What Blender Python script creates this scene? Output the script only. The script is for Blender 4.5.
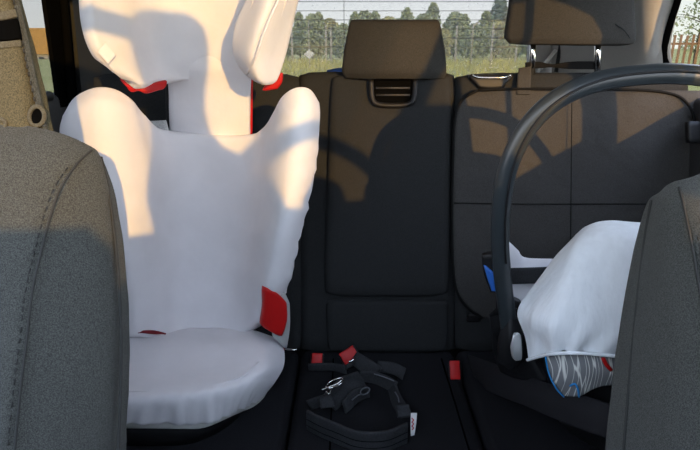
import bpy, bmesh, math, random
from mathutils import Vector, Matrix, noise
random.seed(7)
S = bpy.context.scene
for o in list(bpy.data.objects): bpy.data.objects.remove(o)

# ------------------------------------------------------------------ camera, sky, sun, exposure
H = 1.38                      # camera height above the road
F = 525.0                     # focal length in pixels of the 700 x 450 frame
PITCH = math.radians(19.0)
cam = bpy.data.cameras.new('camera'); cam.sensor_width = 36; cam.lens = 36*F/700
cam.clip_start = 0.02; cam.clip_end = 600
co = bpy.data.objects.new('camera', cam); S.collection.objects.link(co)
co.location = (0, 0, H); co.rotation_euler = (math.pi/2-PITCH, 0, 0)
S.camera = co
S.view_settings.view_transform = 'Standard'; S.view_settings.look = 'None'
S.view_settings.exposure = 0.78; S.view_settings.gamma = 1; S.view_settings.use_curve_mapping = False

SKY = 3.7
w = bpy.data.worlds.new('sky'); S.world = w; w.use_nodes = True
nt = w.node_tree; nt.nodes.clear()
tc = nt.nodes.new('ShaderNodeTexCoord'); sx = nt.nodes.new('ShaderNodeSeparateXYZ')
rp = nt.nodes.new('ShaderNodeValToRGB'); bg = nt.nodes.new('ShaderNodeBackground'); ow = nt.nodes.new('ShaderNodeOutputWorld')
nt.links.new(tc.outputs['Generated'], sx.inputs[0]); nt.links.new(sx.outputs['Z'], rp.inputs[0])
nt.links.new(rp.outputs[0], bg.inputs[0]); nt.links.new(bg.outputs[0], ow.inputs[0])
e = rp.color_ramp.elements
e[0].position = 0.0; e[0].color = (.93, .92, .88, 1)
e[1].position = 0.9; e[1].color = (.50, .64, .95, 1)
m_ = rp.color_ramp.elements.new(0.22); m_.color = (.76, .84, .97, 1)
bg.inputs[1].default_value = SKY

AZ, EL = math.radians(23), math.radians(12)
SUNDIR = Vector((-math.sin(AZ)*math.cos(EL), math.cos(AZ)*math.cos(EL), -math.sin(EL)))
sl = bpy.data.lights.new('sun', 'SUN'); sl.energy = 2.8; sl.color = (1.0, .56, .15); sl.angle = math.radians(.55)
so = bpy.data.objects.new('sun', sl); S.collection.objects.link(so)
so.rotation_euler = SUNDIR.to_track_quat('-Z', 'Y').to_euler(); so.location = (3, -6, 5)

# ------------------------------------------------------------------ pixel -> place
cp, sp = math.cos(PITCH), math.sin(PITCH)
CAM = Vector((0, 0, H))
def ray(px, py):
    a = (px-350)/F; b = (225-py)/F
    return Vector((a, cp+b*sp, -sp+b*cp))
def P(px, py, Y): d = ray(px, py); return CAM + d*(Y/d.y)
def PZ(px, py, z): d = ray(px, py); return CAM + d*((z-H)/d.z)
def PX(px, py, x): d = ray(px, py); return CAM + d*(x/d.x)
def PN(px, py, p0, n): d = ray(px, py); return CAM + d*((p0-CAM).dot(n)/d.dot(n))

# ------------------------------------------------------------------ materials
def newmat(name):
    m = bpy.data.materials.new(name); m.use_nodes = True
    return m, m.node_tree, m.node_tree.nodes['Principled BSDF']
def mat(name, col, rough=.6, metal=0, var=0., scale=60, bump=0., bscale=400, sheen=0., col2=None, stretch=None, spec=.5, bdist=.002):
    m, t, b = newmat(name)
    b.inputs['Roughness'].default_value = rough; b.inputs['Metallic'].default_value = metal
    b.inputs['Specular IOR Level'].default_value = spec
    b.inputs['Base Color'].default_value = (*col, 1)
    if sheen: b.inputs['Sheen Weight'].default_value = sheen; b.inputs['Sheen Roughness'].default_value = .5
    tcn = t.nodes.new('ShaderNodeTexCoord'); src = tcn.outputs['Object']
    if stretch:
        mp = t.nodes.new('ShaderNodeMapping'); mp.inputs['Scale'].default_value = stretch
        t.links.new(src, mp.inputs[0]); src = mp.outputs[0]
    if var or col2:
        n = t.nodes.new('ShaderNodeTexNoise'); n.inputs['Scale'].default_value = scale; n.inputs['Detail'].default_value = 4
        t.links.new(src, n.inputs['Vector'])
        r = t.nodes.new('ShaderNodeValToRGB'); r.color_ramp.elements[0].position = .35; r.color_ramp.elements[1].position = .65
        c2 = col2 or tuple(c*(1+var) for c in col); c1 = col if col2 else tuple(c*(1-var) for c in col)
        r.color_ramp.elements[0].color = (*c1, 1); r.color_ramp.elements[1].color = (*c2, 1)
        t.links.new(n.outputs['Fac'], r.inputs[0]); t.links.new(r.outputs[0], b.inputs['Base Color'])
    if bump:
        n2 = t.nodes.new('ShaderNodeTexNoise'); n2.inputs['Scale'].default_value = bscale; n2.inputs['Detail'].default_value = 3
        t.links.new(src, n2.inputs['Vector'])
        bp = t.nodes.new('ShaderNodeBump'); bp.inputs['Strength'].default_value = bump; bp.inputs['Distance'].default_value = bdist
        t.links.new(n2.outputs['Fac'], bp.inputs['Height']); t.links.new(bp.outputs[0], b.inputs['Normal'])
    return m
M = {}
M['seat']    = mat('rear_seat_fabric', (.026, .027, .028), .95, var=.22, scale=700, bump=.35, bscale=900, spec=.06)
M['seat2']   = mat('rear_headrest_fabric', (.038, .037, .035), .95, var=.25, scale=700, bump=.35, bscale=900, spec=.06)
M['cush']    = mat('rear_cushion_fabric', (.015, .015, .017), .95, var=.25, scale=500, bump=.35, bscale=700, spec=.06)
M['front']   = mat('front_seat_fabric', (.062, .064, .058), .95, var=.45, scale=900, bump=.6, bscale=1100, sheen=.08, spec=.2)
M['front_d'] = mat('front_seat_seam', (.026, .026, .024), .9)
M['fhead']   = mat('front_headrest_fabric', (.095, .083, .050), .95, var=.4, scale=900, bump=.6, bscale=1000, spec=.2)
M['trimtape']= mat('seam_tape_fabric', (.085, .075, .05), .9, var=.3, scale=900, bump=.4, bscale=900)
M['white']   = mat('white_knit_cover', (.72, .70, .72), .9, var=.03, scale=14, bump=.25, bscale=26, spec=.15, bdist=.006)
M['white_b'] = mat('blue_white_cotton', (.84, .87, .90), .9, var=.03, scale=12, bump=.5, bscale=10, stretch=(6, 6, 1), spec=.15, bdist=.006)
M['whitepl'] = mat('white_plastic', (.62, .61, .58), .4)
M['greypl']  = mat('light_grey_plastic', (.42, .42, .41), .4)
M['flap']    = mat('grey_mesh_flap', (.45, .45, .45), .8, var=.15, scale=300, bump=.3)
M['red']     = mat('red_plastic', (.47, .010, .010), .45, var=.06, scale=30, spec=.25)
M['redfab']  = mat('red_fabric_slit', (.16, .006, .012), .9)
M['black']   = mat('black_plastic', (.011, .011, .012), .5, bump=.15, bscale=500, spec=.3)
M['handle']  = mat('handle_plastic', (.026, .032, .036), .33, bump=.08, bscale=900)
M['web']     = mat('black_webbing', (.019, .020, .023), .85, var=.3, scale=300, bump=.5, bscale=600, stretch=(1, 1, 1))
M['belt']    = mat('seat_belt_webbing', (.006, .0055, .008), .85, var=.2, scale=500, bump=.4, bscale=600)
M['chrome']  = mat('chrome', (.85, .84, .80), .12, 1)
M['silver']  = mat('silver_button', (.62, .63, .62), .35, .6)
M['prot']    = mat('protector_fabric', (.045, .043, .041), .85, var=.18, scale=500, bump=.5, bscale=22, spec=.12, bdist=.01)
M['binding'] = mat('protector_binding', (.008, .008, .008), .9, spec=.1)
M['blue']    = mat('blue_plastic', (.03, .14, .52), .4)
M['bluetape']= mat('blue_edging', (.02, .25, .60), .7)
M['bluebag'] = mat('blue_bag_fabric', (.05, .12, .38), .7)
M['trim']    = mat('grey_pillar_trim', (.36, .345, .32), .55, var=.03, scale=200, bump=.15, bscale=700)
M['trim_d']  = mat('dark_pillar_trim', (.022, .023, .024), .7, spec=.3)
M['gasket']  = mat('black_rubber', (.003, .003, .003), .8, spec=0)
M['door']    = mat('door_panel', (.03, .03, .032), .6, bump=.2, bscale=500)
M['roof']    = mat('headliner', (.55, .54, .50), .95, bump=.2, bscale=800)
M['carpet']  = mat('carpet', (.015, .015, .016), .98, var=.3, scale=400, bump=.5, bscale=500)
M['dash']    = mat('dashboard_plastic', (.03, .03, .032), .7, bump=.2, bscale=500)
M['tag']     = mat('white_tag', (.75, .74, .72), .7)
M['redink']  = mat('red_ink', (.65, .03, .03), .7)
M['wire']    = mat('heating_wire', (.16, .15, .13), .6)
M['asphalt'] = mat('asphalt', (.20, .19, .18), .9, var=.2, scale=3)
M['bark']    = mat('bark', (.10, .07, .045), .9, var=.3, scale=8)
M['leaf1']   = mat('leaf_olive', (.42, .46, .24), .8, var=.35, scale=2.5)
M['leaf2']   = mat('leaf_yellow_green', (.58, .55, .26), .8, var=.35, scale=2.5)
M['leaf3']   = mat('leaf_dark_conifer', (.24, .31, .22), .8, var=.35, scale=2.5)
M['concrete']= mat('concrete_post', (.50, .46, .38), .9, var=.12, scale=8)
M['signw']   = mat('sign_white', (.85, .85, .82), .5)
M['timber']  = mat('timber_slat', (.40, .20, .085), .8, var=.2, scale=6)
M['rooftile']= mat('orange_roof_tile', (.85, .42, .08), .8, var=.1, scale=2)
M['render']  = mat('white_render', (.78, .74, .66), .9, var=.05, scale=2)
M['pane']    = mat('dark_pane', (.08, .09, .10), .2)
M['carpaint']= mat('dark_car_paint', (.05, .055, .06), .3)
def grassmat():
    m, t, b = newmat('meadow')
    b.inputs['Roughness'].default_value = .95
    tcn = t.nodes.new('ShaderNodeTexCoord')
    n = t.nodes.new('ShaderNodeTexNoise'); n.inputs['Scale'].default_value = .5; n.inputs['Detail'].default_value = 8
    t.links.new(tcn.outputs['Object'], n.inputs['Vector'])
    r = t.nodes.new('ShaderNodeValToRGB'); r.color_ramp.elements[0].position = .35; r.color_ramp.elements[1].position = .66
    r.color_ramp.elements[0].color = (.42, .42, .11, 1); r.color_ramp.elements[1].color = (.66, .58, .24, 1)
    t.links.new(n.outputs['Fac'], r.inputs[0]); t.links.new(r.outputs[0], b.inputs['Base Color'])
    return m
M['grass'] = grassmat()
M['blade'] = mat('tall_grass', (.56, .52, .15), .9, var=.35, scale=1.5)
def glassmat(name, tint, dust=0.0):
    m = bpy.data.materials.new(name); m.use_nodes = True; t = m.node_tree; t.nodes.clear()
    out = t.nodes.new('ShaderNodeOutputMaterial'); tr = t.nodes.new('ShaderNodeBsdfTransparent')
    tr.inputs[0].default_value = (*tint, 1)
    gl = t.nodes.new('ShaderNodeBsdfGlossy'); gl.inputs['Roughness'].default_value = .02
    fr = t.nodes.new('ShaderNodeValue'); fr.outputs[0].default_value = .04
    mx = t.nodes.new('ShaderNodeMixShader'); t.links.new(fr.outputs[0], mx.inputs[0]); t.links.new(tr.outputs[0], mx.inputs[1]); t.links.new(gl.outputs[0], mx.inputs[2])
    res = mx
    if dust:
        df = t.nodes.new('ShaderNodeBsdfTranslucent'); df.inputs[0].default_value = (.8, .8, .78, 1)
        d2 = t.nodes.new('ShaderNodeBsdfDiffuse'); d2.inputs[0].default_value = (.8, .78, .7, 1)
        ad = t.nodes.new('ShaderNodeMixShader'); t.links.new(df.outputs[0], ad.inputs[1]); t.links.new(d2.outputs[0], ad.inputs[2])
        tcn = t.nodes.new('ShaderNodeTexCoord'); n = t.nodes.new('ShaderNodeTexNoise'); n.inputs['Scale'].default_value = 120; n.inputs['Detail'].default_value = 3
        t.links.new(tcn.outputs['Object'], n.inputs['Vector'])
        r = t.nodes.new('ShaderNodeValToRGB'); r.color_ramp.elements[0].position = .48; r.color_ramp.elements[0].color = (dust*.25,)*3+(1,)
        r.color_ramp.elements[1].position = .72; r.color_ramp.elements[1].color = (dust,)*3+(1,)
        t.links.new(n.outputs['Fac'], r.inputs[0])
        m2 = t.nodes.new('ShaderNodeMixShader'); t.links.new(r.outputs[0], m2.inputs[0]); t.links.new(mx.outputs[0], m2.inputs[1]); t.links.new(ad.outputs[0], m2.inputs[2])
        res = m2
    t.links.new(res.outputs[0], out.inputs[0])
    return m
M['glass_dark'] = glassmat('dimming_rear_glass', (.385, .39, .39), .17)  # tint invented to hold the bright outside view down
M['glass_side'] = glassmat('dimming_side_glass', (.33, .335, .335), .02)  # invented tint, dims the view through the side window
M['glass_qtr']  = glassmat('quarter_glass', (.40, .41, .40), .02)
M['glass']      = glassmat('clear_glass', (.93, .95, .94))
def patternmat():
    m, t, b = newmat('grey_tree_print'); b.inputs['Roughness'].default_value = .9
    tcn = t.nodes.new('ShaderNodeTexCoord'); mp = t.nodes.new('ShaderNodeMapping'); mp.inputs['Scale'].default_value = (120, 6, 10); mp.inputs['Rotation'].default_value = (0, .25, 0)
    t.links.new(tcn.outputs['Object'], mp.inputs[0])
    v = t.nodes.new('ShaderNodeTexVoronoi'); v.feature = 'DISTANCE_TO_EDGE'; v.inputs['Scale'].default_value = 1.1
    t.links.new(mp.outputs[0], v.inputs['Vector'])
    r = t.nodes.new('ShaderNodeValToRGB'); r.color_ramp.elements[0].position = .02; r.color_ramp.elements[0].color = (.62, .62, .58, 1)
    r.color_ramp.elements[1].position = .05; r.color_ramp.elements[1].color = (.17, .175, .18, 1)
    t.links.new(v.outputs['Distance'], r.inputs[0]); t.links.new(r.outputs[0], b.inputs['Base Color'])
    return m
M['print'] = patternmat()

# ------------------------------------------------------------------ objects
C = S.collection
def link(o, parent=None):
    C.objects.link(o)
    if parent: o.parent = parent
    return o
def wloc(o):
    v = Vector((0, 0, 0))
    while o: v += o.location; o = o.parent
    return v
def mesh(name, verts, faces, m, parent=None, smooth=True, fm=None):
    """one mesh object; world coordinates in, origin at the parent's base or the mesh's own base"""
    verts = [Vector(v) for v in verts]
    if parent: L = wloc(parent)
    else:
        xs = [v.x for v in verts]; ys = [v.y for v in verts]; zs = [v.z for v in verts]
        L = Vector(((min(xs)+max(xs))/2, (min(ys)+max(ys))/2, min(zs)))
    me = bpy.data.meshes.new(name); me.from_pydata([v-L for v in verts], [], faces); me.update()
    me.materials.append(M[m] if isinstance(m, str) else m)
    bm = bmesh.new(); bm.from_mesh(me); bmesh.ops.recalc_face_normals(bm, faces=bm.faces[:]); bm.to_mesh(me); bm.free()
    for p in me.polygons: p.use_smooth = smooth
    o = bpy.data.objects.new(name, me)
    if not parent: o.location = L
    return link(o, parent)
def tag(o, label=None, cat=None, group=None, kind=None):
    if label: o['label'] = label
    if cat: o['category'] = cat
    if group: o['group'] = group
    if kind: o['kind'] = kind
    return o
def thing(name, loc, label, cat, group=None):
    o = bpy.data.objects.new(name, None); o.location = loc; o.empty_display_size = .05; link(o)
    return tag(o, label, cat, group)
def struct(o): o['kind'] = 'structure'; return o

def cr(p0, p1, p2, p3, t):
    return .5*((2*p1)+(p2-p0)*t+(2*p0-5*p1+4*p2-p3)*t*t+(3*p1-p0-3*p2+p3)*t**3)
def crsamp(pts, n):
    """n points along a Catmull-Rom curve through pts"""
    if len(pts) == 2: return [pts[0].lerp(pts[1], i/(n-1)) for i in range(n)]
    k = len(pts)-1; out = []
    for i in range(n):
        s = i/(n-1)*k; j = min(int(s), k-1); t = s-j
        a = pts[j-1] if j > 0 else pts[0]*2-pts[1]
        d = pts[j+2] if j+2 <= k else pts[k]*2-pts[k-1]
        out.append(cr(a, pts[j], pts[j+1], d, t))
    return out
def pad(name, ctrl, thick, m, parent=None, nu=28, nv=28, bulge=.3, seg=4, rnd=0, wob=0, wscale=12, wfun=None, puff=0):
    """a padded sheet through control rows (top to bottom, each left to right), with rounded rim and closed back"""
    rows = [crsamp([Vector(p) for p in r], nu) for r in ctrl]
    cols = [crsamp([rows[i][j] for i in range(len(rows))], nv) for j in range(nu)]
    G = [[cols[j][i] for j in range(nu)] for i in range(nv)]
    if rnd:
        c = [[None]*nu for _ in range(nv)]
        def at(u, v):
            x = (u+1)/2*(nu-1); y = (v+1)/2*(nv-1); j = min(int(x), nu-2); i = min(int(y), nv-2); a = x-j; b = y-i
            return (G[i][j]*(1-a)+G[i][j+1]*a)*(1-b)+(G[i+1][j]*(1-a)+G[i+1][j+1]*a)*b
        for i in range(nv):
            for j in range(nu):
                u = 2*j/(nu-1)-1; v = 2*i/(nv-1)-1
                c[i][j] = at(u*(1-rnd*abs(v)**6), v*(1-rnd*abs(u)**6))
        G = c
    N = [[None]*nu for _ in range(nv)]
    for i in range(nv):
        for j in range(nu):
            du = G[i][min(j+1, nu-1)]-G[i][max(j-1, 0)]; dv = G[min(i+1, nv-1)][j]-G[max(i-1, 0)][j]
            n = dv.cross(du); N[i][j] = n.normalized() if n.length > 1e-12 else Vector((0, -1, 0))
    for i in range(nv):
        for j in range(nu):
            u = 2*j/(nu-1)-1; v = 2*i/(nv-1)-1; d = 0
            if wob: d += wob*noise.noise(G[i][j]*wscale)
            if puff: d += puff*(1-u*u)*(1-v*v)
            if wfun: d += wfun((u+1)/2, (v+1)/2)
            if d: G[i][j] = G[i][j]+N[i][j]*d
    V = []; Fc = []
    fi = [[0]*nu for _ in range(nv)]; bi = [[0]*nu for _ in range(nv)]
    for i in range(nv):
        for j in range(nu): fi[i][j] = len(V); V.append(G[i][j])
    for i in range(nv):
        for j in range(nu): bi[i][j] = len(V); V.append(G[i][j]-N[i][j]*thick)
    for i in range(nv-1):
        for j in range(nu-1):
            Fc.append((fi[i][j], fi[i+1][j], fi[i+1][j+1], fi[i][j+1]))
            Fc.append((bi[i][j], bi[i][j+1], bi[i+1][j+1], bi[i+1][j]))
    ring = [(0, j) for j in range(nu)]+[(i, nu-1) for i in range(1, nv)]+[(nv-1, j) for j in range(nu-2, -1, -1)]+[(i, 0) for i in range(nv-2, 0, -1)]
    prev = None; R = []
    nr = len(ring)
    for k, (i, j) in enumerate(ring):
        a = G[ring[k-1][0]][ring[k-1][1]]; b = G[ring[(k+1) % nr][0]][ring[(k+1) % nr][1]]
        n = N[i][j]; tg = b-a
        o = n.cross(tg); o = o.normalized() if o.length > 1e-12 else Vector((0, 0, 1))
        ci, cj = min(max(i, 1), nv-2), min(max(j, 1), nu-2)
        if o.dot(G[i][j]-G[ci][cj]) < 0: o = -o
        c = G[i][j]-n*(thick/2); idx = [fi[i][j]]
        for s in range(1, seg):
            th = math.pi*s/seg; idx.append(len(V)); V.append(c+n*(thick/2*math.cos(th))+o*(thick/2*bulge*math.sin(th)))
        idx.append(bi[i][j]); R.append(idx)
    for k in range(nr):
        A = R[k]; B = R[(k+1) % nr]
        for s in range(seg): Fc.append((A[s], B[s], B[s+1], A[s+1]))
    return mesh(name, V, Fc, m, parent)
def tube(name, pts, r, m, parent=None, n=None, sides=10, closed=False, flat=1.0, up=None):
    """round (or flattened) tube along a smooth path; flat squeezes it across `up`"""
    pts = [Vector(p) for p in pts]
    if n:
        if closed: pts = crsamp(pts+[pts[0]], n+1)[:-1]
        else: pts = crsamp(pts, n)
    V = []; Fc = []; k = len(pts); rr = r if isinstance(r, (list, tuple)) else None
    u0 = Vector(up) if up else None; prevx = None
    for i, p in enumerate(pts):
        a = pts[(i-1) % k] if closed or i else p; b = pts[(i+1) % k] if closed or i < k-1 else p
        t = (b-a).normalized()
        ref = u0 if u0 else (prevx if prevx else (Vector((0, 0, 1)) if abs(t.z) < .9 else Vector((1, 0, 0))))
        x = (ref-t*ref.dot(t)).normalized(); y = t.cross(x); prevx = x
        ri = (rr[0]+(rr[1]-rr[0])*i/(k-1)) if rr else r
        for s in range(sides):
            th = 2*math.pi*s/sides; V.append(p+x*(ri*flat*math.cos(th))+y*(ri*math.sin(th)))
    for i in range(k if closed else k-1):
        for s in range(sides):
            a = i*sides+s; b = i*sides+(s+1) % sides; c = ((i+1) % k)*sides+(s+1) % sides; d = ((i+1) % k)*sides+s
            Fc.append((a, b, c, d))
    if not closed: Fc.append(tuple(range(sides))[::-1]); Fc.append(tuple((k-1)*sides+s for s in range(sides)))
    return mesh(name, V, Fc, m, parent)
def rbox(name, c, size, m, parent=None, bev=.01, seg=3, rot=None, taper=None):
    bm = bmesh.new(); bmesh.ops.create_cube(bm, size=1)
    for v in bm.verts:
        v.co = Vector((v.co.x*size[0], v.co.y*size[1], v.co.z*size[2]))
        if taper and v.co.z > 0: v.co.x *= taper; v.co.y *= taper
    if bev: bmesh.ops.bevel(bm, geom=bm.edges[:], offset=bev, segments=seg, profile=.5, affect='EDGES')
    bm.verts.index_update()
    R = rot if rot else Matrix.Identity(3)
    V = [R @ v.co + Vector(c) for v in bm.verts]; Fc = [[v.index for v in f.verts] for f in bm.faces]; bm.free()
    return mesh(name, V, Fc, m, parent, smooth=bool(bev))
def prism(name, poly, off, m, parent=None):
    """polygon (3-D points) pushed along off"""
    n = len(poly); off = Vector(off); V = [Vector(p) for p in poly]+[Vector(p)+off for p in poly]
    Fc = [tuple(range(n))[::-1], tuple(range(n, 2*n))]+[(i, (i+1) % n, n+(i+1) % n, n+i) for i in range(n)]
    return mesh(name, V, Fc, m, parent, smooth=False)

# ------------------------------------------------------------------ the car body (setting)
XL, XR = -.70, .78                       # inner faces of the car's sides
ZC = P(395, 352, 1.08).z                 # top of the rear seat cushion
ZF = ZC-.34                              # car floor
XM = (XL+XR)/2
belt = H-.115                            # beltline of the doors
struct(rbox('floor', (XM, .45, ZF-.02), (XR-XL+.1, 2.9, .04), 'carpet', bev=0))
ROOFZ = H+.44
struct(rbox('ceiling', (XM, .90, ROOFZ+.025), (XR-XL, 2.0, .05), 'roof', bev=.02))
for side, x, s in (('left', XL, -1), ('right', XR, 1)):
    wz0, wz1 = ZF-.04, belt
    wl = struct(rbox('wall_'+side, (x+s*.03, .45, (wz0+wz1)/2), (.06, 2.9, wz1-wz0), 'door', bev=.012))
# roof rails
trim_n = 0
def trim(o):
    global trim_n
    trim_n += 1; o.name = 'trim_%d' % trim_n; return struct(o)
for x, s in ((XL, -1), (XR, 1)):
    trim(tube('trim', [(x+s*.02, -.15, ROOFZ-.02), (x+s*.025, .6, ROOFZ), (x+s*.02, 1.4, ROOFZ-.01), (x-s*.03, 1.9, ROOFZ-.05)], .045, 'roof', n=20))
    # A pillar from the roof's front corner down to the dashboard's end
    trim(tube('trim', [(x+s*.07, -.13, ROOFZ-.01), (x+s*.11, -.6, H+.24), (x+s*.12, -1.0, H-.02), (x+s*.12, -1.05, belt)], .024, 'trim', n=16))
dm = thing('door_mirror', (.94, -.60, H+.08), 'dark door mirror outside the front side window', 'mirror')
pad('mirror_housing', [[Vector((.955+x*.9, -.60, H+.285)) for x in (-.065, 0, .065)], [Vector((.955+x, -.62, H+.20)) for x in (-.066, 0, .068)], [Vector((.955+x*.9, -.60, H+.11)) for x in (-.065, 0, .065)]], .035, 'black', dm, 12, 12, rnd=.12)
tube('mirror_arm', [(.93, -.62, H+.14), (.90, -.72, H+.16)], .02, 'black', dm)
# dashboard + cowl (behind the camera, it throws the low shadow line into the cabin)
DZ = H+.03
db = thing('dashboard', (XM, -.75, ZF), 'dark grey dashboard across the front of the car cabin', 'dashboard')
def dprof(x0, x1, top, y1, name, low):
    prof = [(-.95, top-.05), (-.90, top-.01), (-.75, top), (y1-.05, top-.012), (y1, top-.05), (y1, low)]
    prism(name, [(x0, y, z) for y, z in prof]+[(x0, -.95, low)], (x1-x0, 0, 0), 'dash', db)
dprof(XL, XR, DZ, -.57, 'dash_body', ZF)
dprof(XL+.02, .225, H+.105, -.60, 'passenger_shade_hump', DZ-.02)  # invented hump, raised to keep low sun off the passenger seat
dprof(.44, XR-.02, H+.085, -.58, 'instrument_cowl', DZ-.02)
# steering wheel
SW = Vector((.555, -.36, H+.005))
tilt = math.radians(22)
ax1 = Vector((1, 0, 0)); ax2 = Vector((0, -math.sin(tilt), math.cos(tilt)))
sw = thing('steering_wheel', SW-Vector((0, 0, .2)), 'black round steering wheel before the dashboard', 'steering wheel')
RW = .185
rim = tube('rim', [SW+ax1*(RW*math.cos(a))+ax2*(RW*math.sin(a)) for a in [2*math.pi*i/40 for i in range(40)]], .017, 'black', sw, closed=True)
hubc = SW+Vector((0, -.03, -.01))
pad('hub', [[hubc+ax1*x+ax2*z for x in (-.07, 0, .07)] for z in (.06, 0, -.07)], .05, 'black', sw, 8, 8, rnd=.2)
for a in (0, math.pi, -math.pi/2):
    tube('spoke', [hubc+ax1*(.05*math.cos(a))+ax2*(.05*math.sin(a)), SW+ax1*(RW*math.cos(a))+ax2*(RW*math.sin(a))], .016, 'black', sw)
tube('column', [hubc+Vector((0, -.02, -.01)), Vector((.555, -.56, H-.12))], .035, 'black', sw)
# rear-view mirror
mr = thing('rear_view_mirror', (.14, -.35, H+.312), 'narrow black rear-view mirror hung below the windscreen header', 'mirror')
rbox('housing', (.14, -.35, H+.331), (.23, .03, .036), 'black', mr, bev=.008)
tube('stem', [(.14, -.36, H+.335), (.14, -.40, H+.36)], .008, 'black', mr)
# windscreen
struct(prism('window_1', [(XL+.05, -.97, DZ-.06), (XR-.05, -.97, DZ-.06), (XR-.05, -.14, ROOFZ), (XL+.05, -.14, ROOFZ)], (0, -.003, .004), 'glass'))

# left rear door: window, frame, pillar
def quad(name, x, pts, dx, m): return prism(name, [Vector((x, y, z)) for y, z in pts], (dx, 0, 0), m)
def yz(px, py, x): v = PX(px, py, x); return (v.y, v.z)
xs = XL
struct(quad('window_2', xs-.035, [(.30, belt-.01), (1.50, belt-.01), (1.50, ROOFZ-.02), (.34, ROOFZ-.02)], -.004, 'glass_side'))
a_, b_ = PX(61, 112, xs), PX(48, -20, xs)
c_, d_ = PX(80, 112, xs), PX(69, -20, xs)
trim(quad('trim', xs-.010, [(a_.y, belt-.03), (c_.y, belt-.03), (d_.y+.02, ROOFZ), (b_.y, ROOFZ)], .010, 'gasket'))
trim(tube('trim', [PX(70, 120, xs)+Vector((.008, 0, 0)), PX(64, 40, xs)+Vector((.008, 0, 0)), PX(58, -30, xs)+Vector((.008, 0, 0))], .010, 'gasket', n=10))
trim(quad('trim', xs-.03, [(c_.y+.002, belt-.03), (c_.y+.6, belt-.03), (c_.y+.6, ROOFZ), (d_.y+.022, ROOFZ)], .04, 'trim_d'))
trim(rbox('trim', (xs+.005, .75, belt+.004), (.05, .95, .022), 'black', bev=.008))
trim(rbox('trim', (XR+.02, .05, belt+.015), (.05, 1.15, .055), 'door', bev=.012))  # unseen door cap, added to cut low sun on the protector
# B pillars
trim(quad('trim', XL-.04, [(.40, belt-.02), (.47, belt-.02), (.47, ROOFZ), (.36, ROOFZ)], .04, 'trim_d'))
def exit_yz(px, py, Y):
    p = P(px, py, Y); t = (XR-p.x)/-SUNDIR.x; q = p-SUNDIR*t; return (q.y, q.z)
e1, e2, e3 = exit_yz(535, -4, 1.178), exit_yz(590, 17, 1.172), exit_yz(634, 37, 1.178)
trim(quad('trim', XR+.00, [(.60, belt-.02), (.68, belt-.02), (.72, H+.02), (e3[0], e3[1]), (1.0, e3[1]+.06), (1.04, ROOFZ), (e1[0]-.06, ROOFZ), e1, e2, (e2[0]+.07, e2[1]-.05), (.63, H+.0)], .04, 'trim'))  # invented upper flare, traced along the sun to shade the rear headrest

# right rear door window and its black gasket, C pillar trim
xr = XR
wr = [PX(668, 66, xr), PX(666, 45, xr), PX(672, 20, xr), PX(680, -5, xr), PX(688, -40, xr)]
struct(quad('window_3', xr+.035, [(1.235, belt-.01), (1.52, belt-.01), (1.52, ROOFZ-.02), (1.22, ROOFZ-.02)], .004, 'glass_qtr'))
trim(tube('trim', [(xr+.035, 1.232, belt-.02), (xr+.035, 1.215, ROOFZ-.01)], .007, 'gasket'))
trim(tube('trim', [PX(700, 78, xr), PX(680, 73, xr)]+[Vector(p)+Vector((-.004, -.004, 0)) for p in wr], .008, 'gasket', n=24))
# C pillar: from the door window's rear edge, round to the tailgate
def cp_row(py, pxw):
    a = PX(pxw, py, xr)
    return [a+Vector((.012, .004, 0)), a+Vector((-.004, .018, 0)), P(648, py, 1.40), P(622, py, 1.50), P(600, py, 1.60), P(578, py, 1.72), P(556, py, 1.80)]
trim(pad('trim', [cp_row(-70, 692), cp_row(-30, 684), cp_row(0, 677), cp_row(20, 671), cp_row(45, 666), cp_row(66, 667), cp_row(90, 667), cp_row(150, 668)], .02, 'trim', nu=40, nv=30))
# tailgate: window, frame, wires
RY = 1.84
rw0, rw1 = -.66, .62
gz0, gz1 = H-.16, H+.42
window = struct(prism('window_4', [(rw0, RY, gz0), (rw1, RY, gz0), (rw1-.06, RY-.12, gz1), (rw0+.06, RY-.12, gz1)], (0, .004, 0), 'glass_dark'))
def onrear(x, z): return Vector((x, RY-.12*(z-gz0)/(gz1-gz0)-.003, z))
for py in range(-25, 48, 9):
    z = P(420, py, RY-.05).z
    tube('heating_wire', [onrear(rw0+.05, z), onrear(rw1-.05, z)], .0009, 'wire', window, n=3, sides=5)
xw = P(344, 10, RY-.05).x
tube('heating_wire', [onrear(xw, gz0), onrear(xw, gz1)], .0009, 'wire', window, n=3, sides=5)
trim(rbox('trim', (XM, RY+.02, (gz0+ZF)/2), (XR-XL, .05, gz0-ZF), 'door', bev=.01))
trim(rbox('trim', (XM, RY-.13, gz1+.04), (XR-XL, .05, .08), 'roof', bev=.01))
trim(prism('trim', [(rw1-.02, RY-.01, gz0-.02), (XR+.03, RY-.01, gz0-.02), (XR+.03, RY-.13, gz1+.04), (rw1-.075, RY-.13, gz1+.04)], (0, .03, 0), 'trim'))
trim(prism('trim', [(rw0+.02, RY-.01, gz0-.02), (XL-.03, RY-.01, gz0-.02), (XL-.03, RY-.13, gz1+.04), (rw0+.075, RY-.13, gz1+.04)], (0, .03, 0), 'trim'))
# slim trim between tailgate and pillar, seen under the right headrest
for pxa, pxb, pya, pyb, m in ((556, 563, 72, 30, 'trim_d'), (538, 556, 72, 50, 'whitepl')):
    trim(tube('trim', [P(pxa, pya, 1.76), P(pxb, pyb, 1.77)], .006, m))

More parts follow.
